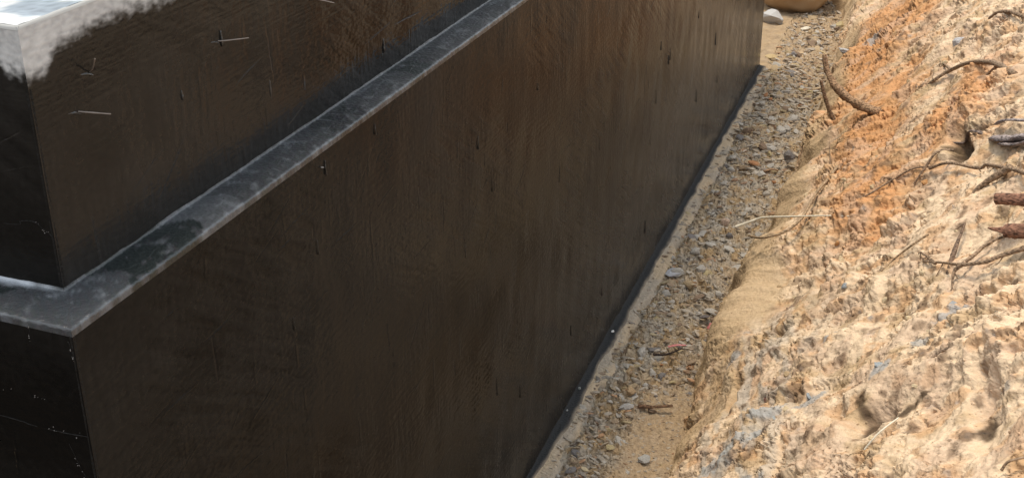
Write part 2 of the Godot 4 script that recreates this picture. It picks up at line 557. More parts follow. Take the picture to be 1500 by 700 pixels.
# a face of the wall as a gently uneven sheet: origin at its upper left as seen from outside
func wall_face(origin: Vector3, along: Vector3, length: float, height: float, nu: int, nv: int, wave := 0.004) -> ArrayMesh:
	var out := along.cross(Vector3.UP)
	var pts := PackedVector3Array()
	var uvs := PackedVector2Array()
	for j in nv + 1:
		for i in nu + 1:
			var u := float(i) / nu
			var v := float(j) / nv
			var p := origin + along * length * u - Vector3(0, height * v, 0)
			var hold := smoothstep(0.0, 0.02, u) * smoothstep(0.0, 0.02, 1.0 - u) * smoothstep(0.0, 0.03, v) * (1.0 if height > 1.0 else smoothstep(0.0, 0.08, 1.0 - v))
			var d := wave * (n3.get_noise_3d(p.x * 1.6, p.y * 1.0, p.z * 1.6) + 0.45 * n1.get_noise_3d(p.x * 6.0, p.y * 2.2, p.z * 6.0))
			pts.append(p + out * d * hold)
			uvs.append(Vector2(u, v))
	return sheet(pts, nu + 1, PackedColorArray(), uvs, out)

# a strip swept along a line: profile points are (outward, up) pairs; n steps with a wobble
func sweep(from: Vector3, along: Vector3, out: Vector3, length: float, profile: Array, n: int, wobble := 0.003, miter0 := 0.0) -> ArrayMesh:
	var pts := PackedVector3Array()
	for i in n + 1:
		var u := length * i / n
		for q in profile:
			var a := maxf(u, 0.0)
			var p: Vector3 = from + along * (a if i > 0 else 0.0) + out * q[0] + Vector3(0, q[1], 0)
			if miter0 != 0.0: p += along * (miter0 * q[0] * (1.0 - float(i) / n))
			var k := wobble * n3.get_noise_3d(p.x * 9.0, p.y * 9.0, p.z * 9.0)
			pts.append(p + out * k + Vector3(0, wobble * 0.7 * n3.get_noise_3d(p.x * 14.0 + 5.0, p.y * 14.0, p.z * 14.0), 0))
	return sheet(pts, profile.size(), PackedColorArray(), PackedVector2Array(), (out + Vector3.UP * 1.5))

func build_foundation() -> void:
	foundation = Node3D.new()
	foundation.name = numbered("foundation_wall")
	add_child(foundation)
	tag(foundation, "long concrete foundation wall coated in black waterproofing tar, with a stepped ledge", "wall")
	var run := Vector3(0, 0, -1)
	var west := Vector3(-1, 0, 0)
	var t := LEDGE
	var top := WALL_H + UPPER_H
	# core: keeps the wall solid behind its faces
	var core := BoxMesh.new()
	core.size = Vector3(8.0, WALL_H - 0.02, WALL_L - 0.02)
	# lower wall: the long face and the end faces
	var long_mat := coat_material(101, 2048, 768, WALL_L, WALL_H, -1.0, -1.0, 1.0, 1.0)
	var lower := obj("lower_wall", wall_face(Vector3(0, WALL_H - 0.012, 0), run, WALL_L, WALL_H + 0.1, 260, 70, 0.006), long_mat, foundation)
	var end_mat := coat_material(131, 1024, 768, 4.0, WALL_H)
	obj("end_wall", wall_face(Vector3(-4, WALL_H - 0.012, 0), -west, 4.0, WALL_H + 0.1, 90, 70, 0.008), end_mat, foundation)
	obj("end_wall", wall_face(Vector3(0, WALL_H - 0.012, -WALL_L), west, 4.0, WALL_H + 0.1, 30, 20, 0.004), end_mat, foundation)
	# upper wall, set back by the ledge, bare along its top
	var up_mat := coat_material(151, 2048, 256, WALL_L - 2 * t, UPPER_H, 0.654, 0.0, 1.2, 0.0, 0.30)
	var upper := obj("upper_wall", wall_face(Vector3(-t, top - 0.008, -t), run, WALL_L - 2 * t, UPPER_H - 0.008, 260, 24, 0.006), up_mat, foundation)
	var up_end := coat_material(171, 1024, 256, 4.0 - t, UPPER_H, 0.676, 4.0 - t, 0.6)
	obj("upper_end_wall", wall_face(Vector3(-4, top - 0.008, -t), -west, 4.0 - t, UPPER_H - 0.008, 80, 24, 0.008), up_end, foundation)
	obj("upper_end_wall", wall_face(Vector3(-t, top - 0.008, -WALL_L + t), west, 4.0 - t, UPPER_H - 0.008, 20, 8, 0.004), up_end, foundation)
	# top of the wall: pale concrete, wet in patches
	var deck := PackedVector3Array()
	var dc := PackedColorArray()
	var nu := 120
	var nv := 260
	for j in nv + 1:
		for i in nu + 1:
			var x := -t - 0.006 - (4.0 - t - 0.006) * pow(float(i) / nu, 1.6)
			var z := -t - 0.006 - (WALL_L - 2 * t - 0.012) * pow(float(j) / nv, 1.5)
			deck.append(Vector3(x, top + 0.003 * n3.get_noise_2d(x * 6.0, z * 6.0), z))
			var c := 0.47 + 0.16 * n3.get_noise_2d(x * 5.0, z * 5.0) + 0.1 * n1.get_noise_2d(x * 40.0, z * 40.0)
			var damp := smoothstep(0.0, 0.22, n3.get_noise_2d(x * 5.0 + 8.0, z * 5.0))
			dc.append(Color(c * (1.0 - 0.5 * damp), c * (1.0 - 0.42 * damp), c * (1.0 - 0.34 * damp)))
	var pale := StandardMaterial3D.new()
	pale.vertex_color_use_as_albedo = true
	pale.roughness = 0.75
	obj("wall_top", sheet(deck, nu + 1, dc), pale, foundation)
	# rounded arris of the bare concrete at the top
	var con := StandardMaterial3D.new()
	con.albedo_color = Color(0.36, 0.355, 0.34).linear_to_srgb()
	con.roughness = 0.85
	var arris := [[0.0, -0.010], [-0.001, -0.005], [-0.003, -0.001], [-0.008, 0.0]]
	obj("top_edge", sweep(Vector3(-t, top, -t), run, Vector3.RIGHT, WALL_L - 2 * t, arris, 400, 0.002), con, foundation)
	obj("top_edge", sweep(Vector3(-t, top, -t), west, Vector3.BACK, 4.0 - t, arris, 120, 0.002), con, foundation)
	# the ledge, tarred, with a rounded outer edge and a fillet against the upper wall
	var ledge_profile := []
	ledge_profile.append([0.001, -0.022]); ledge_profile.append([0.0012, -0.009]); ledge_profile.append([0.0002, -0.003]); ledge_profile.append([-0.003, 0.0005])
	for i in 11: ledge_profile.append([-0.012 - 0.0124 * i, 0.0008])
	for i in 5:
		var a := i * PI / 8
		ledge_profile.append([-0.138 - 0.0070 * sin(a), 0.001 + 0.0070 * (1.0 - cos(a))])
	ledge_profile.append([-0.1465, 0.013])
	obj("ledge", ledge_mesh(run, Vector3.RIGHT, WALL_L, ledge_profile, 900), ledge_mat(), foundation)
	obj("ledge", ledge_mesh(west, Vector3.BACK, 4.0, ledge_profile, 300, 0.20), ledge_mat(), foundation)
	var bead_mat: StandardMaterial3D = tar_mat.duplicate()
	bead_mat.metallic_specular = 0.2
	bead_mat.roughness = 0.5
	# tar built up along the standing corners
	for e in [[Vector3(0, 0, 0), WALL_H - 0.02, lower], [Vector3(-t, WALL_H, -t), UPPER_H - 0.16, upper]]:
		var bead := PackedVector3Array()
		for j in 121:
			var yy: float = e[0].y + e[1] * j / 120.0
			var rr := 0.0092 + 0.0016 * n3.get_noise_2d(yy * 9.0, 1.0)
			for i in 9:
				var aa := PI / 2 * i / 8.0
				bead.append(Vector3(e[0].x - 0.0082 + rr * cos(aa), yy, e[0].z - 0.0082 + rr * sin(aa)))
		obj("corner_bead", sheet(bead, 9, PackedColorArray(), PackedVector2Array(), Vector3(1, 0, 1)), bead_mat, e[2])
	# tar brushed out over the footing, with a scalloped edge
	var tp := PackedVector3Array()
	var tc := PackedColorArray()
	var rows := 1100
	for j in rows + 1:
		var z := -(WALL_L - 0.01) * j / rows + 0.15 * (1.0 - float(j) / rows)
		var wdt := 0.066 + 0.026 * n1.get_noise_2d(z * 1.1, 1.0) + 0.014 * n1.get_noise_2d(z * 3.1, 8.0) + 0.003 * n1.get_noise_2d(z * 11.0, 8.0) + 0.0005 * n1.get_noise_2d(z * 40.0, 8.0)
		for i in 9:
			var u := i / 8.0
			var hh := 0.012 + 0.016 * exp(-u * 7.0) - 0.016 * smoothstep(0.80, 1.0, u)
			var dust := smoothstep(0.62, 1.0, u + 0.12 * n3.get_noise_2d(u * 2.0, z * 6.0))
			tc.append(Color(0.035, 0.034, 0.035).lerp(Color(0.36, 0.29, 0.21), dust * 0.8))
			tp.append(Vector3(-0.006 + (wdt + 0.008) * u, hh + 0.003 * n3.get_noise_2d(u * 3.0 + z * 2.0, z * 14.0), z))
	obj("tar_skirt", sheet(tp, 9, tc), tar_strip_mat(), foundation)
	# the footing that the wall stands on, dusted with sand
	var fp := PackedVector3Array()
	var fc := PackedColorArray()
	for j in 1401:
		var z := 0.3 - (WALL_L + 0.1) * j / 1400.0
		for i in 15:
			var x := -0.01 + 0.24 * i / 14.0
			var edge := 0.140 + 0.055 * n1.get_noise_2d(z * 2.6, 77.0) + 0.02 * n1.get_noise_2d(z * 9.0, 7.0)
			fp.append(Vector3(x, 0.004 + 0.004 * n3.get_noise_2d(x * 20.0, z * 12.0) - 0.07 * smoothstep(edge - 0.02, edge + 0.03, x), z))
			var c := Vector3(0.54, 0.41, 0.275).lerp(Vector3(0.44, 0.36, 0.275), smoothstep(-0.2, 0.3, n3.get_noise_2d(x * 4.0, z * 2.0)))
			c *= 1.0 + 0.14 * n1.get_noise_2d(x * 60.0, z * 60.0)
			fc.append(Color(c.x, c.y, c.z))
	obj("footing", sheet(fp, 15, fc), gravel_mat, foundation)
	var core_top := BoxMesh.new()
	core_top.size = Vector3(8.0, UPPER_H - 0.02, WALL_L - 0.32)
	obj("concrete_core", core_top, con, foundation).position = Vector3(-4.16, WALL_H + UPPER_H / 2 - 0.015, -WALL_L / 2)
	var cr := obj("concrete_core", core, tar_mat, foundation)
	build_wall_marks(lower, upper)
	cr.position = Vector3(-4.03, (WALL_H - 0.02) / 2 - 0.005, -WALL_L / 2)

func build_wall_marks(lower: MeshInstance3D, upper: MeshInstance3D) -> void:
	# snapped-off form ties sticking out of the upper wall
	var steel := StandardMaterial3D.new()
	steel.albedo_color = Color(0.15, 0.125, 0.11).linear_to_srgb()
	steel.roughness = 0.5
	steel.metallic = 0.3
	for e in [[Vector3(-0.150, 3.309, -0.923), Vector3(-0.092, 3.300, -1.008)], [Vector3(-0.150, 3.307, -0.296), Vector3(-0.092, 3.285, -0.355)], [Vector3(-0.150, 3.390, -0.364), Vector3(-0.096, 3.443, -0.332)], [Vector3(-0.150, 3.304, -1.470), Vector3(-0.092, 3.270, -1.545)]]:
		var a: Vector3 = e[0]
		var b: Vector3 = e[1]
		obj("form_tie", tube(PackedVector3Array([a, a.lerp(b, 0.3) + Vector3(0.006, 0, 0), b]), PackedFloat32Array([0.0028, 0.0032, 0.0024]), 6, 0.5, a.z, 4, 0.6), steel, upper)
		# the tar has run down a little below each tie
		obj("tar_drip", tube(PackedVector3Array([a + Vector3(0.002, 0.008, 0.05), a + Vector3(0.004, 0, 0.012), a + Vector3(0.004, -0.012, -0.01)]), PackedFloat32Array([0.0015, 0.0042, 0.002]), 7, 0.35, a.z, 4), tar_mat, upper)
	var r := RandomNumberGenerator.new()
	r.seed = 33
	var spots := [[2.805, -1.249, 0.05], [1.78, -3.775, 0.13], [1.638, -5.76, 0.10], [2.376, -2.597, 0.06], [2.012, -2.417, 0.16], [2.80, -1.62, 0.04]]
	for i in 26: spots.append([r.randf_range(0.4, 2.82), -r.randf_range(0.2, 9.0), r.randf_range(0.03, 0.12)])
	for q in spots:
		var w := r.randf_range(0.0022, 0.0042)
		var p := Vector3(0.0015, q[0], q[1])
		obj("tar_drip", tube(PackedVector3Array([p, p + Vector3(0.001, -q[2] * 0.5, 0.002), p + Vector3(0.001, -q[2], -0.001), p + Vector3(0, -q[2] - 0.004, -0.001)]), PackedFloat32Array([w * 0.4, w * 0.7, w * 1.3, w * 0.5]), 6, 0.3, q[1], 4, 0.6), tar_mat, lower)
	for q in [[3.105, -1.178, 0.07], [3.337, -0.941, 0.05], [3.22, -0.72, 0.03], [3.0, -2.0, 0.06]]:
		var p := Vector3(-LEDGE + 0.001, q[0], q[1])
		obj("tar_drip", tube(PackedVector3Array([p, p + Vector3(0.002, -q[2] * 0.6, 0.001), p + Vector3(0, -q[2], 0)]), PackedFloat32Array([0.002, 0.0045, 0.002]), 6, 0.3, q[1], 5, 0.7), tar_mat, upper)
	# a chip of pale mortar stuck below the ledge
	var chip := StandardMaterial3D.new()
	chip.albedo_color = Color(0.2, 0.18, 0.165).linear_to_srgb()
	chip.roughness = 0.9
	var ch := obj("chip_or_glint", stone_mesh(9, 0.4, 5), chip, lower)
	ch.scale = Vector3.ONE * 0.007
	ch.position = Vector3(0.004, 2.79, -1.223)
	# ragged ridges where tar squeezed out at the form joints of the end faces
	var ridge: StandardMaterial3D = tar_mat.duplicate()
	ridge.albedo_color = Color(0.016, 0.015, 0.014).linear_to_srgb()
	ridge.roughness = 0.45
	ridge.metallic_specular = 0.15
	var lines := [[Vector3(-0.9, 3.02, -0.145), Vector3(-0.316, 3.031, -0.145), Vector3(-0.246, 3.048, -0.145), Vector3(-0.201, 3.052, -0.145), Vector3(-0.178, 3.037, -0.145), Vector3(-0.151, 3.020, -0.145)],
		[Vector3(-0.9, 2.53, 0), Vector3(-0.290, 2.538, 0), Vector3(-0.189, 2.533, 0), Vector3(-0.089, 2.535, 0), Vector3(-0.004, 2.541, 0)],
		[Vector3(-0.9, 2.65, 0), Vector3(-0.268, 2.633, 0), Vector3(-0.179, 2.635, 0), Vector3(-0.083, 2.623, 0)],
		[Vector3(-0.131, 2.85, 0), Vector3(-0.137, 2.803, 0)], [Vector3(-0.015, 2.823, 0), Vector3(-0.005, 2.764, 0)], [Vector3(-0.074, 2.503, 0), Vector3(-0.037, 2.405, 0)]]
	var k := 0
	for l in lines:
		var radii := PackedFloat32Array()
		for q in l: radii.append(r.randf_range(0.0006, 0.0016))
		obj("tar_ridge", tube(PackedVector3Array(l), radii, 6, 0.8, k * 3.1, 14), ridge, upper if k == 0 else lower)
		for m in 7:  # pale crumbs, partly standing in for glints along the ridges
			var u := r.randf()
			var a: Vector3 = l[maxi(l.size() - 3, 0)]
			var b: Vector3 = l[l.size() - 1]
			var o := obj("chip_or_glint", ch.mesh, chip, upper if k == 0 else lower)
			o.position = a.lerp(b, u) + Vector3(0, r.randf_range(-0.01, 0.012), 0.003)
			o.rotation = Vector3(r.randf() * 6, r.randf() * 6, 0)
			o.scale = Vector3.ONE * r.randf_range(0.0008, 0.0024)
		k += 1

func ledge_mesh(along: Vector3, out: Vector3, length: float, profile: Array, n: int, paled := 0.0) -> ArrayMesh:
	var cols := PackedColorArray()
	var pts := PackedVector3Array()
	for i in n + 1:
		for q in profile:
			# mitred at the corner: the profile point starts where both ledges meet
			var start: float = -q[0]
			var u := start + (length - start) * pow(float(i) / n, 1.3)
			var p: Vector3 = along * u + out * q[0] + Vector3(0, WALL_H + q[1], 0)
			var flat := smoothstep(0.02, -0.004, absf(q[1]))
			# the coat was brushed on in short laps across the ledge
			var lap_at := u * 4.3 + 0.9 * n1.get_noise_2d(u * 1.7, 5.0) + 0.25 * sin(q[0] * 22.0)
			var f := lap_at - floorf(lap_at)
			var tone := n1.get_noise_2d(floorf(lap_at) * 7.3, 40.0)
			var rim := exp(-pow((f - 0.5) / 0.05, 2.0))
			var d := flat * (0.0016 * n3.get_noise_3d(p.x * 9.0, 0, p.z * 9.0) + 0.0009 * n3.get_noise_3d(p.x * 60.0, 0, p.z * 60.0) + 0.0034 * rim * (0.6 + n1.get_noise_2d(u * 3.0, 9.0)) + 0.0012 * tone)
			p += Vector3(0, d, 0) + out * 0.0014 * n3.get_noise_3d(u * 5.0, 7.0, q[1] * 20.0)
			var v := 0.034 + 0.030 * tone + 0.055 * rim * maxf(0.0, 0.35 + n1.get_noise_2d(u * 4.0, q[0] * 30.0)) + 0.008 * n3.get_noise_3d(p.x * 14.0, 2.0, p.z * 14.0)
			# dust gathers along the outer edge and in spots
			v += 0.035 * smoothstep(0.22, 0.48, n3.get_noise_3d(p.x * 21.0, 8.0, p.z * 21.0) + 0.22 * smoothstep(-0.02, 0.0, q[0]))
			v += paled * smoothstep(-0.120, -0.138, q[0] + 0.012 * n3.get_noise_2d(u * 6.0, 2.0)) * smoothstep(0.14, 0.24, u) * (0.9 + n1.get_noise_2d(u * 12.0, 3.0))  # paler strip along the inner edge of the end ledge
			v = maxf(v, 0.016)
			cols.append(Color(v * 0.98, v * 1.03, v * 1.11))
			pts.append(p)
	return sheet(pts, profile.size(), cols, PackedVector2Array(), out + Vector3.UP * 1.5)

func ledge_mat() -> StandardMaterial3D:
	var m: StandardMaterial3D = tar_mat.duplicate()
	m.albedo_color = Color.WHITE
	m.vertex_color_use_as_albedo = true
	m.roughness = 0.30
	m.heightmap_scale = 0.2
	return m

func tar_strip_mat() -> StandardMaterial3D:
	var m: StandardMaterial3D = tar_mat.duplicate()
	m.albedo_color = Color.WHITE
	m.vertex_color_use_as_albedo = true
	m.roughness = 0.75
	m.metallic_specular = 0.3
	return m

# ------------------------------------------------------------------ roots, sticks and stones

func wood(c: Color, rough := 0.85) -> StandardMaterial3D:
	var m := StandardMaterial3D.new()
	m.albedo_color = c.linear_to_srgb()
	m.roughness = rough
	m.metallic_specular = 0.3
	m.uv1_triplanar = true
	m.uv1_world_triplanar = true
	m.uv1_scale = Vector3.ONE * 9.0
	m.albedo_texture = bark_tex
	m.heightmap_enabled = true
	m.heightmap_scale = 0.2
	m.heightmap_texture = bark_tex
	return m

var bark_tex: ImageTexture

# points on the bank as [s, t, lift]
func on_bank(list: Array) -> PackedVector3Array:
	var out := PackedVector3Array()
	for q in list: out.append(q if q is Vector3 else bank_point(q[0], q[1], q[2]))
	return out

# strands: [part name, points, radius at the start, radius at the end]
func root(called: String, label: String, category: String, group: String, mat: Material, strands: Array, lump := 0.22, flat := 1.0) -> Node3D:
	var holder := Node3D.new()
	holder.name = numbered(called)
	add_child(holder)
	tag(holder, label, category, group)
	var first := on_bank(strands[0][1])
	holder.position = first[0]
	var k := 0
	for e in strands:
		var pts := on_bank(e[1])
		var radii := PackedFloat32Array()
		var shifted := PackedVector3Array()
		for i in pts.size():
			shifted.append(pts[i] - holder.position)
			radii.append(lerpf(e[2], e[3], float(i) / (pts.size() - 1)))
		obj(e[0], tube(shifted, radii, 9, lump, strands.size() + pts[0].z, 9, flat), mat, holder)
		k += 1
		if category == "root" and shifted.size() > 2:
			for j in 2:
				var at := rng.randi_range(1, shifted.size() - 1)
				var from: Vector3 = shifted[at]
				var d := Vector3(rng.randf_range(-0.7, 0.2), rng.randf_range(-0.8, 0.3), rng.randf_range(-0.7, 0.7)) * rng.randf_range(0.05, 0.13)
				var bend := Vector3(rng.randf_range(-0.02, 0.02), -0.02, rng.randf_range(-0.02, 0.02))
				obj("rootlet", tube(PackedVector3Array([from, from + d * 0.5 + bend, from + d + bend * 0.3]), PackedFloat32Array([0.0035, 0.0022, 0.0008]), 5, 0.2, at, 4), mat, holder)
	return holder

func build_roots() -> void:
	var n := noise(FastNoiseLite.TYPE_SIMPLEX_SMOOTH, 61, 4, FastNoiseLite.FRACTAL_FBM)
	n.frequency = 0.03
	var im := n.get_seamless_image(128, 256)
	im.resize(256, 128)
	im.convert(Image.FORMAT_RGB8)
	im.adjust_bcs(1.6, 0.8, 1.0)
	bark_tex = ImageTexture.create_from_image(im)
	var brown := wood(Color(0.48, 0.295, 0.17))
	var dark := wood(Color(0.42, 0.285, 0.185))
	var tan := wood(Color(0.55, 0.38, 0.23))
	var red := wood(Color(0.33, 0.165, 0.105))
	var straw := wood(Color(0.78, 0.70, 0.55))
	var purple := wood(Color(0.46, 0.38, 0.36))
	straw.albedo_texture = null
	var group := "roots torn out of the earth bank"
	root("tree_root", "thick brown root stub curving up out of the orange soil over the trench", "root", group, brown, [
		["root_stem", R1, 0.046, 0.018]], 0.4)
	root("tree_root", "short dark root hanging just below the thick curved root stub", "root", group, dark, [["root_stem", R1B, 0.020, 0.012]], 0.3)
	root("tree_root", "long thin bent root drooping across the sandy foot of the bank", "root", group, tan, [
		["root_stem", [[1.05, 6.50, 0.0], [1.059, 6.188, 0.03], [1.021, 5.852, 0.04], [1.155, 5.299, 0.05], [1.161, 5.094, 0.06], [1.069, 5.013, 0.08], [0.911, 5.058, 0.10], [0.653, 5.511, 0.10]], 0.012, 0.007]], 0.2)
	root("dry_twig", "pale straw coloured twig reaching from the bank out over the rubble", "twig", "", straw, [
		["twig_stem", [[1.55, 4.828, 0.0], [1.353, 5.02, 0.03], [1.133, 5.23, 0.07], [0.753, 5.611, 0.12], [0.66, 5.667, 0.15], [0.561, 5.696, 0.17]], 0.0035, 0.0105]], 0.12)
	root("tree_root", "dark arched root near the top right with a broken side fork", "root", group, dark, [
		["root_stem", [[2.767, 5.177, 0.02], [2.62, 5.6, 0.045], [2.42, 6.12, 0.05], [2.298, 6.346, 0.05], [2.107, 6.643, 0.045], [1.974, 6.66, 0.03], [1.766, 6.871, -0.01]], 0.020, 0.010],
		["root_fork", [[2.582, 5.676, 0.045], [2.461, 5.804, 0.03], [2.393, 5.731, 0.0]], 0.014, 0.008],
		["root_fork", [[2.107, 6.643, 0.045], [2.05, 6.86, 0.04], [1.99, 7.0, 0.02]], 0.010, 0.006]], 0.28)
	root("tree_root", "dark brown root lying level below the dark hollow", "root", group, dark, [
		["root_stem", [[2.76, 3.60, 0.05], [2.589, 4.021, 0.06], [2.449, 4.342, 0.055], [2.391, 4.40, 0.05], [2.231, 4.615, 0.045], [2.092, 4.82, 0.035]], 0.011, 0.008],
		["root_fork", [[2.60, 4.02, 0.055], [2.483, 4.08, 0.035], [2.38, 4.10, 0.01], [2.32, 4.05, -0.02]], 0.020, 0.010]], 0.3)
	root("broken_stick", "upper of two thick reddish brown broken sticks poking out of the bank", "stick", "", red, [["stick_shaft", [[2.902, 3.303, -0.05], [2.701, 3.328, 0.10], [2.608, 3.368, 0.16]], 0.030, 0.027]], 0.12)
	root("broken_stick", "lower reddish brown stick with a splintered pointed tip", "stick", "", red, [
		["stick_shaft", [[2.898, 3.009, -0.05], [2.70, 3.10, 0.07], [2.60, 3.152, 0.13]], 0.036, 0.030],
		["splinter", [[2.612, 3.142, 0.13], [2.575, 3.162, 0.152], [2.548, 3.18, 0.168]], 0.018, 0.003],
		["splinter", [[2.615, 3.12, 0.12], [2.60, 3.13, 0.13], [2.575, 3.15, 0.15]], 0.014, 0.003]], 0.16)
	root("tree_root", "forked dark root with a curled tip below the two broken sticks", "root", group, dark, [
		["root_stem", [[2.70, 3.03, 0.03], [2.545, 3.086, 0.05], [2.451, 3.097, 0.05], [2.34, 3.182, 0.05], [2.218, 3.37, 0.04], [2.101, 3.507, 0.03]], 0.011, 0.005],
		["root_fork", [[2.34, 3.182, 0.05], [2.377, 3.275, 0.045], [2.45, 3.356, 0.04], [2.547, 3.349, 0.01]], 0.010, 0.006],
		["root_fork", [[2.34, 3.182, 0.05], [2.29, 3.179, 0.045], [2.25, 3.12, 0.01]], 0.010, 0.004],
		["root_fork", [[2.168, 3.422, 0.035], [2.128, 3.527, 0.04], [2.069, 3.67, 0.035]], 0.009, 0.004]], 0.28)
	root("tree_root", "thin flattened brown root standing up behind the forked root", "root", group, wood(Color(0.26, 0.17, 0.115)), [
		["root_stem", [[2.20, 3.32, 0.0], [2.263, 3.449, 0.04], [2.285, 3.589, 0.05], [2.326, 3.715, 0.045]], 0.016, 0.004]], 0.3, 0.45)
	root("dry_twig", "thin tan twig lying slanted on the bank left of the forked root", "twig", "", tan, [["twig_stem", [[1.787, 3.764, 0.015], [1.871, 3.838, 0.025], [2.001, 3.808, 0.025], [2.113, 3.823, 0.015]], 0.004, 0.006]], 0.2)
	root("dry_twig", "short pale twig across the dark crevice low on the bank", "twig", "", straw, [["twig_stem", [[1.842, 2.20, 0.02], [1.936, 2.217, 0.04], [2.02, 2.267, 0.03]], 0.004, 0.003]], 0.15)
	root("tree_root", "brown root half buried along a furrow in the lower bank", "root", group, wood(Color(0.55, 0.39, 0.27)), [["root_stem", [[2.129, 2.555, -0.02], [2.214, 2.57, 0.002], [2.306, 2.537, 0.004], [2.375, 2.527, 0.0], [2.426, 2.579, -0.02]], 0.009, 0.012]], 0.6)
	root("tree_root", "small dark root end at the very top right of the bank", "root", group, dark, [
		["root_stem", [[2.383, 7.386, 0.0], [2.502, 7.188, 0.03], [2.611, 6.947, 0.03], [2.657, 6.829, 0.03], [2.72, 6.70, 0.02]], 0.016, 0.012]], 0.3)
	root("dry_twig", "tiny dark upright twig with a crosspiece at the crest of the sandy foot", "twig", "", dark, [
		["twig_stem", [[0.95, 6.61, 0.0], [0.953, 6.793, 0.025], [0.894, 7.118, 0.035]], 0.004, 0.003],
		["twig_fork", [[0.839, 7.031, 0.02], [0.945, 6.90, 0.03], [1.032, 6.771, 0.02]], 0.003, 0.003]], 0.2)
	root("dry_twig", "dark slanting twig pressed into the orange soil", "twig", "", dark, [["twig_stem", [[1.56, 5.00, 0.01], [1.678, 4.969, 0.025], [1.794, 5.007, 0.025], [1.989, 4.95, 0.015], [2.10, 4.86, 0.02]], 0.007, 0.005]], 0.3)
	root("dry_twig", "dark twig slanting up to the left end of the dark hollow", "twig", "", dark, [["twig_stem", [[1.951, 4.856, 0.01], [2.06, 4.87, 0.03], [2.175, 4.898, 0.03], [2.249, 4.936, 0.01]], 0.006, 0.009]], 0.3)
	root("dry_twig", "short dark twig near the lower right corner of the bank", "twig", "", dark, [["twig_stem", [[2.511, 1.544, 0.015], [2.55, 1.544, 0.03], [2.60, 1.544, 0.025]], 0.005, 0.004]], 0.25)
	# torn bark, purple-grey
	root("torn_bark", "torn purplish grey slab of bark beside the dark hollow at the right edge", "bark", "", purple, [
		["bark_or_slit_slab", [[2.50, 4.66, 0.0], [2.58, 4.50, 0.025], [2.70, 4.32, 0.03], [2.82, 4.15, 0.02]], 0.030, 0.070],
		["bark_strip", [[2.54, 4.50, 0.03], [2.62, 4.34, 0.05], [2.73, 4.16, 0.05]], 0.016, 0.02],
		["bark_strip", [[2.56, 4.70, 0.03], [2.64, 4.56, 0.06], [2.76, 4.38, 0.06]], 0.012, 0.02]], 0.6, 0.42)
	root("torn_bark", "thin dark strip of bark hanging over the top of the dark hollow", "bark", "", wood(Color(0.30, 0.225, 0.19)), [
		["bark_strip", [[2.24, 5.02, 0.0], [2.32, 4.98, 0.025], [2.40, 4.88, 0.02], [2.45, 4.78, 0.02], [2.50, 4.70, -0.01]], 0.011, 0.009]], 0.7, 0.5)
	root("bark_or_slit", "flat brown piece of bark lying on the rubble near the bank foot", "bark", "", wood(Color(0.23, 0.13, 0.075)), [["bark_or_slit_slab", [Vector3(0.43, 0.035, -4.09), Vector3(0.53, 0.045, -4.10), Vector3(0.637, 0.05, -4.143)], 0.014, 0.010]], 0.4, 0.7)
	root("bark_or_slit", "dark strip standing in for the shaded slit below the pink scraps", "bark", "", wood(Color(0.07, 0.045, 0.035)), [["bark_or_slit_slab", [Vector3(0.37, 0.03, -4.70), Vector3(0.45, 0.035, -4.72), Vector3(0.544, 0.045, -4.82)], 0.010, 0.006]], 0.4, 0.7)  # added dark strip that draws the shade of a slit in the rubble
	root("bark_or_slit", "small brown bark stick lying in the far rubble beside the bank", "bark", "", brown, [["bark_or_slit_slab", [Vector3(0.56, 0.04, -8.0), Vector3(0.63, 0.05, -8.05), Vector3(0.69, 0.06, -8.02)], 0.014, 0.010]], 0.4, 0.7)
	# scraps of pink plastic tape
	var pink := StandardMaterial3D.new()
	pink.albedo_color = Color(0.50, 0.16, 0.15).linear_to_srgb()
	pink.roughness = 0.5
	root("plastic_scrap", "crumpled pink plastic scrap at the foot of the earth bank", "scrap", "", pink, [["scrap_fold", [Vector3(0.655, 0.05, -5.12), Vector3(0.668, 0.075, -5.15), Vector3(0.662, 0.05, -5.20)], 0.012, 0.008]], 0.6, 0.3)
	root("plastic_scrap", "flat faded pink scrap lying on the middle of the rubble", "scrap", "", pink, [["scrap_fold", [Vector3(0.45, 0.05, -4.80), Vector3(0.50, 0.055, -4.83), Vector3(0.56, 0.05, -4.86)], 0.011, 0.007]], 0.6, 0.3)

const R1 := [Vector3(1.535, 1.060, -7.100), Vector3(1.409, 1.064, -7.220), Vector3(1.294, 1.080, -7.300), Vector3(1.170, 1.156, -7.380), Vector3(1.089, 1.242, -7.450), Vector3(1.044, 1.368, -7.500)]
const R1B := [Vector3(1.153, 0.725, -7.750), Vector3(1.115, 0.806, -7.720), Vector3(1.066, 0.951, -7.680), Vector3(1.023, 1.097, -7.650)]

# what lies level with a stretch of the trench: [farthest z, words]
const MARKS := [[-3.45, "at the lower edge of the picture"], [-3.95, "just nearer than the brown bark"], [-4.35, "level with the brown bark piece"], [-4.75, "level with the dark slit strip"], [-5.15, "level with the pink scraps"], [-5.6, "just beyond the pink scraps"], [-6.1, "level with the pale flat stone"], [-6.6, "just beyond the pale flat stone"], [-7.1, "level with the end of the straw twig"], [-7.7, "just beyond the straw twig"], [-8.4, "level with the far bark stick"], [-9.4, "below the curved root stub"], [-10.4, "some way before the wall corner"], [-11.3, "level with the far wall corner"], [-12.4, "just beyond the far wall corner"], [-99.0, "in front of the tan boulder"]]

var stone_mats := {}

func stone_mat(c: Color) -> StandardMaterial3D:
	var key := c.to_html()
	if not stone_mats.has(key):
		var m: StandardMaterial3D = gravel_mat.duplicate()
		m.vertex_color_use_as_albedo = false
		m.albedo_color = c.linear_to_srgb()
		m.uv1_scale = Vector3.ONE * 7.0
		m.heightmap_scale = 0.5
		stone_mats[key] = m
	return stone_mats[key]

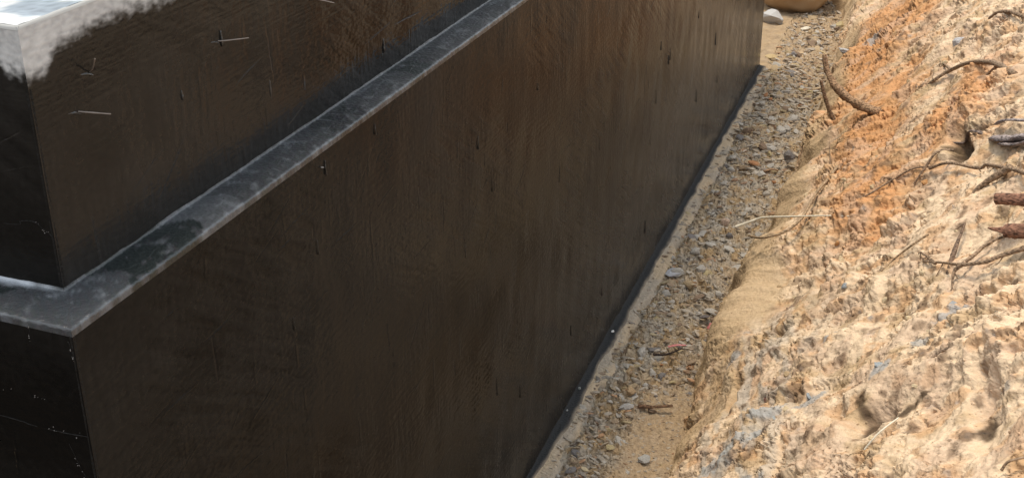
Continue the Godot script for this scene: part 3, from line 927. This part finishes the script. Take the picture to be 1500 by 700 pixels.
func place_stone(called: String, label: String, category: String, group: String, mesh: Mesh, c: Color, at: Vector3, size: float, tilt := 0.25) -> MeshInstance3D:
	var o := obj(called, mesh, stone_mat(c))
	o.position = at
	o.rotation = Vector3(rng.randf_range(-tilt, tilt), rng.randf() * TAU, rng.randf_range(-tilt, tilt))
	o.scale = Vector3.ONE * size
	tag(o, label, category, group)
	return o

func build_stones() -> void:
	var flat := []
	var blocky := []
	for i in 6:
		flat.append(stone_mesh(100 + i, 0.30, 8))
		blocky.append(stone_mesh(200 + i, 0.68, 9))
	var g := "single stones and lumps"
	# the ones that stand out
	place_stone("flat_stone", "large flat pale grey stone on the rubble beside the footing", "stone", "", flat[0], Color(0.45, 0.44, 0.45), Vector3(0.235, 0.035, -5.854), 0.085, 0.1)
	place_stone("flat_stone", "flat grey slab of stone next to the brown bark piece", "stone", "", flat[1], Color(0.40, 0.37, 0.34), Vector3(0.353, 0.035, -4.047), 0.060, 0.15)
	place_stone("rubble_stone", "rounded tan clod in the near rubble above the grey slab", "stone", "", blocky[0], Color(0.45, 0.31, 0.18), Vector3(0.349, 0.035, -4.225), 0.048)
	place_stone("rubble_stone", "pinkish tan stone at the free end of the straw twig", "stone", "", blocky[1], Color(0.45, 0.33, 0.25), Vector3(0.434, 0.04, -6.85), 0.055)
	place_stone("pebble", "white pebble lying on the black tar skirt against the wall", "pebble", "", blocky[2], Color(0.8, 0.78, 0.74), Vector3(0.035, 0.034, -4.882), 0.014)
	place_stone("pebble", "grey pebble on the tar skirt, nearer than the white one", "pebble", "", blocky[3], Color(0.36, 0.37, 0.34), Vector3(0.025, 0.032, -4.148), 0.013)
	place_stone("pebble", "small pale pebble on the tar skirt lowest in the picture", "pebble", "", blocky[4], Color(0.5, 0.5, 0.48), Vector3(0.022, 0.03, -3.896), 0.008)
	place_stone("concrete_lump", "white lump of concrete beyond the far corner of the wall", "rubble", "", blocky[5], Color(0.47, 0.455, 0.44), Vector3(-0.13, 0.07, -12.95), 0.17)
	place_stone("flat_stone", "pale flat stone in the far trench below the tan boulder", "stone", "", flat[3], Color(0.62, 0.55, 0.44), Vector3(0.324, 0.03, -12.725), 0.075)
	place_stone("rubble_stone", "yellowish lump of earth against the far end of the wall", "stone", "", flat[2], Color(0.47, 0.35, 0.19), Vector3(0.08, 0.02, -11.45), 0.09)
	place_stone("flat_stone", "dark grey stone wedged at the bank foot beside the pink scrap", "stone", "", flat[2], Color(0.15, 0.13, 0.125), Vector3(0.60, 0.05, -5.27), 0.050, 0.4)
	place_stone("flat_stone", "grey stone low in the picture at the edge of the bare dirt", "stone", "", flat[4], Color(0.38, 0.36, 0.33), Vector3(0.60, 0.03, -3.60), 0.05)
	place_stone("boulder", "big rounded tan boulder at the far end of the trench", "boulder", "", boulder_mesh(), Color(0.44, 0.31, 0.19), Vector3(0.02, 0.36, -13.85), 0.52, 0.05)
	# on the bank
	place_stone("bank_stone", "pale grey angular rock set in the top of the bank", "stone", "", blocky[1], Color(0.52, 0.50, 0.50), bank_surface(2.121, 7.404, -0.015), 0.085, 0.5)
	place_stone("bank_stone", "grey rock at the bank foot behind the curved root stub", "stone", "", flat[5], Color(0.42, 0.40, 0.385), bank_surface(0.62, 10.3, 0.03), 0.13, 0.5)
	place_stone("clay_lump", "largest blue grey lump of clay low on the near bank", "clay", "", flat[0], Color(0.30, 0.32, 0.33), bank_surface(1.401, 2.99, -0.012), 0.050, 0.7)
	place_stone("clay_lump", "blue grey clay lump below and left of the largest one", "clay", "", flat[3], Color(0.33, 0.34, 0.335), bank_surface(1.259, 2.872, -0.014), 0.040, 0.7)
	place_stone("clay_lump", "rounded blue grey clay lump right of the largest one", "clay", "", blocky[4], Color(0.31, 0.33, 0.34), bank_surface(1.877, 2.792, -0.008), 0.034, 0.7)
	place_stone("clay_lump", "blue grey clay lump highest on the bare right side of the near bank", "clay", "", flat[4], Color(0.33, 0.33, 0.33), bank_surface(2.249, 2.981, -0.014), 0.042, 0.7)
	place_stone("clay_lump", "small bluish clay lump under the slanted tan twig", "clay", "", blocky[2], Color(0.31, 0.33, 0.34), bank_surface(1.545, 3.897, 0.0), 0.026, 0.7)
	place_stone("bank_stone", "small dark red stone in the grey streak low on the bank", "stone", "", blocky[3], Color(0.17, 0.09, 0.07), bank_surface(1.085, 3.208, 0.0), 0.018, 0.7)
	# the rubble, the 300 largest as single stones
	var tones := [["grey", Color(0.43, 0.39, 0.34)], ["tan", Color(0.42, 0.31, 0.19)], ["pale", Color(0.44, 0.39, 0.33)], ["brown", Color(0.23, 0.16, 0.11)], ["yellowish", Color(0.43, 0.34, 0.19)], ["rusty", Color(0.40, 0.20, 0.10)], ["charcoal", Color(0.20, 0.18, 0.17)]]
	var weights := [0, 0, 0, 0, 0, 0, 0, 1, 1, 2, 2, 3, 3, 3, 4, 5, 6]
	var made := 0
	while made < 300:
		var z := -3.0 - 8.2 * pow(rng.randf(), 1.25)
		if rng.randf() < 0.12: z = -rng.randf_range(11.2, 13.4)
		var x := rng.randf_range(0.16, 0.76)
		if x > 0.42 and z > -4.05 and rng.randf() < 0.9: continue
		if x < 0.24 and rng.randf() < 0.5: continue
		var kind: Array = tones[weights[rng.randi() % weights.size()]]
		var flatly := rng.randf() < 0.7
		var size := 0.021 + 0.043 * pow(rng.randf(), 1.8)
		if z < -8.0: size *= 1.4
		var where := "beside the footing" if x < 0.30 else ("in mid-trench" if x < 0.45 else ("past mid-trench" if x < 0.60 else "by the bank foot"))
		var depth := ""
		for m in MARKS:
			if z > m[0]:
				depth = m[1]
				break
		var label := "%s %s %s stone %s %s" % ["large" if size > 0.042 else ("squat" if size > 0.029 else "small"), kind[0], "flat" if flatly else "blocky", where, depth]
		var mesh: Mesh = (flat if flatly else blocky)[rng.randi() % 6]
		place_stone("rubble_stone", label, "stone", "loose stones of the trench rubble", mesh, kind[1], Vector3(x, floor_height(x, z) + size * 0.06, z), size, 0.55)
		made += 1
	# the rest of the rubble
	var mm := MultiMesh.new()
	mm.transform_format = MultiMesh.TRANSFORM_3D
	mm.use_colors = true
	mm.mesh = stone_mesh(321, 0.45, 9)
	mm.instance_count = 8500
	for i in mm.instance_count:
		var z := -2.8 - 8.6 * pow(rng.randf(), 1.3)
		if rng.randf() < 0.12: z = -rng.randf_range(11.2, 14.2)
		var x := rng.randf_range(0.085, 0.80)
		if x < 0.14 and rng.randf() < 0.6: x += 0.2
		var size := 0.007 + 0.027 * pow(rng.randf(), 2.0)
		if z < -8.0: size *= 1.5
		if x > 0.40 and z > -4.3: size *= 0.45
		var c: Color = tones[weights[rng.randi() % weights.size()]][1] * rng.randf_range(0.6, 1.3)
		c = c.lerp(floor_color(x, z), 0.4)
		var b := Basis.from_euler(Vector3(rng.randf_range(-0.6, 0.6), rng.randf_range(-0.7, 0.7) + (PI if rng.randf() < 0.5 else 0.0), rng.randf_range(-0.5, 0.5))) * Basis.from_scale(Vector3(1.25, 0.8, 0.7) * size)
		mm.set_instance_transform(i, Transform3D(b, Vector3(x, maxf(floor_height(x, z), 0.004 if x < 0.13 and z > -WALL_L else -1.0) - size * 0.05, z)))
		mm.set_instance_color(i, c)
	var mi := MultiMeshInstance3D.new()
	mi.name = "rubble_gravel"
	mi.multimesh = mm
	mi.material_override = gravel_mat
	add_child(mi, true)
	tag(mi, "small gravel and shards filling the trench rubble", "gravel", "", "stuff")
	# clods that rolled down the bank
	var clod := []
	for i in 4: clod.append(stone_mesh(400 + i, 0.75, 5))
	for i in 70:
		var t := 1.8 + 8.5 * pow(rng.randf(), 1.3)
		var s := rng.randf_range(0.75, 2.5)
		var c := earth_color(bank_base(s, t)[0], s, t)
		var cs := rng.randf_range(0.012, 0.032)
		var k := "orange" if c.b < 0.165 else ("cream" if c.r > 0.53 else "tan")
		place_stone("earth_clod", "%s %s clod of earth %s, %s" % ["large" if cs > 0.024 else ("squat" if cs > 0.017 else "small"), k, "low on the bank" if s < 1.2 else ("halfway up the bank" if s < 1.8 else "high on the bank"), bank_mark(t)], "clod", "loose clods on the earth bank", clod[i % 4], {"orange": Color(0.47, 0.25, 0.11), "cream": Color(0.56, 0.44, 0.28), "tan": Color(0.46, 0.335, 0.20)}[k], bank_surface(s, t, 0.0), cs, 1.5)
	var cm := MultiMesh.new()
	cm.transform_format = MultiMesh.TRANSFORM_3D
	cm.use_colors = true
	cm.mesh = clod[1]
	cm.instance_count = 5500
	for i in cm.instance_count:
		var t := 1.2 + 10.0 * pow(rng.randf(), 1.4)
		var s := rng.randf_range(0.05, 2.7)
		var size := 0.003 + 0.008 * pow(rng.randf(), 2.5)
		if smooth_foot(s, t) > 0.5: size *= 0.6
		var c := earth_color(bank_base(s, t)[0], s, t) * rng.randf_range(0.85, 1.1)
		cm.set_instance_transform(i, Transform3D(Basis.from_euler(Vector3(rng.randf() * 6, rng.randf() * 6, rng.randf() * 6)).scaled(Vector3.ONE * size), bank_surface(s, t, 0.0)))
		cm.set_instance_color(i, c)
	var ci := MultiMeshInstance3D.new()
	ci.name = "earth_crumbs"
	ci.multimesh = cm
	ci.material_override = gravel_mat
	add_child(ci, true)
	tag(ci, "crumbs of dry soil scattered over the earth bank", "soil", "", "stuff")

func bank_mark(t: float) -> String:
	for m in [[2.3, "near the lower edge of the picture"], [2.8, "level with the dark crevice"], [3.2, "level with the blue grey clay lumps"], [3.7, "level with the forked root"], [4.3, "level with the slanted tan twig"], [4.9, "level with the straw twig"], [5.6, "just beyond the straw twig"], [6.4, "level with the long drooping root"], [7.2, "level with the upright twig"], [8.2, "level with the curved root stub"], [9.4, "just beyond the curved root stub"]]:
		if t < m[0]: return m[1]
	return "far along the bank"

func boulder_mesh() -> ArrayMesh:
	var pts := PackedVector3Array()
	for j in 41:
		for i in 61:
			var a := TAU * (i % 60) / 60.0
			var b := -PI / 2 + PI * j / 40.0
			var d := Vector3(cos(b) * cos(a), sin(b), cos(b) * sin(a))
			var k := 1.0 + 0.12 * n3.get_noise_3dv(d * 1.1 + Vector3(4, 0, 0)) + 0.02 * n3.get_noise_3dv(d * 6.0)
			pts.append(Vector3(d.x * 1.0, d.y * 0.85, d.z) * k)
	return sheet(pts, 61, PackedColorArray(), PackedVector2Array(), Vector3.UP)

# ------------------------------------------------------------------ the scene

func _ready() -> void:
	var cam := Camera3D.new()
	cam.name = "camera"
	var near := 0.05
	cam.set_frustum(near * 700.0 / 1700.0, Vector2(0, -(350.0 - 206.55) / 1700.0 * near), near, 400.0)
	cam.keep_aspect = Camera3D.KEEP_HEIGHT
	cam.transform = Transform3D(Basis(Vector3(0.93479, -0.00795, -0.35511), Vector3(-0.12815, 0.92487, -0.35803), Vector3(0.33127, 0.38019, 0.86355)), Vector3(1.89224, 4.35833, 1.90319))
	add_child(cam)
	cam.make_current()
	var sky := ProceduralSkyMaterial.new()
	sky.sky_top_color = Color(0.82, 0.86, 0.90)
	sky.sky_horizon_color = Color(0.93, 0.93, 0.93)
	sky.sky_curve = 0.18
	sky.ground_bottom_color = Color(0.4, 0.33, 0.25)
	sky.ground_horizon_color = Color(0.6, 0.55, 0.48)
	var env := Environment.new()
	env.background_mode = Environment.BG_SKY
	env.sky = Sky.new()
	env.sky.sky_material = sky
	env.background_energy_multiplier = 1.0
	env.tonemap_mode = Environment.TONE_MAPPER_LINEAR
	env.tonemap_exposure = 1.95
	env.sdfgi_enabled = true
	env.ssao_enabled = true
	env.ssil_enabled = true
	var we := WorldEnvironment.new()
	we.name = "world_environment"
	we.environment = env
	add_child(we)
	var sun := DirectionalLight3D.new()
	sun.name = "sun"
	sun.light_energy = 0.5
	sun.light_color = Color(1.0, 0.95, 0.87)
	sun.light_angular_distance = 16.0
	sun.shadow_enabled = true
	sun.look_at_from_position(Vector3.ZERO, Vector3(0.17, -1.0, 0.15))
	add_child(sun)

	rng.seed = 7
	n1 = noise(FastNoiseLite.TYPE_SIMPLEX_SMOOTH, 1)
	n3 = noise(FastNoiseLite.TYPE_SIMPLEX_SMOOTH, 2, 3, FastNoiseLite.FRACTAL_FBM)
	nr = noise(FastNoiseLite.TYPE_SIMPLEX_SMOOTH, 3, 3, FastNoiseLite.FRACTAL_RIDGED)
	nc = noise(FastNoiseLite.TYPE_CELLULAR, 4)
	nc.cellular_return_type = FastNoiseLite.RETURN_DISTANCE
	make_materials()
	make_profile()
	build_floor()
	build_bank()
	build_foundation()
	build_roots()
	build_stones()
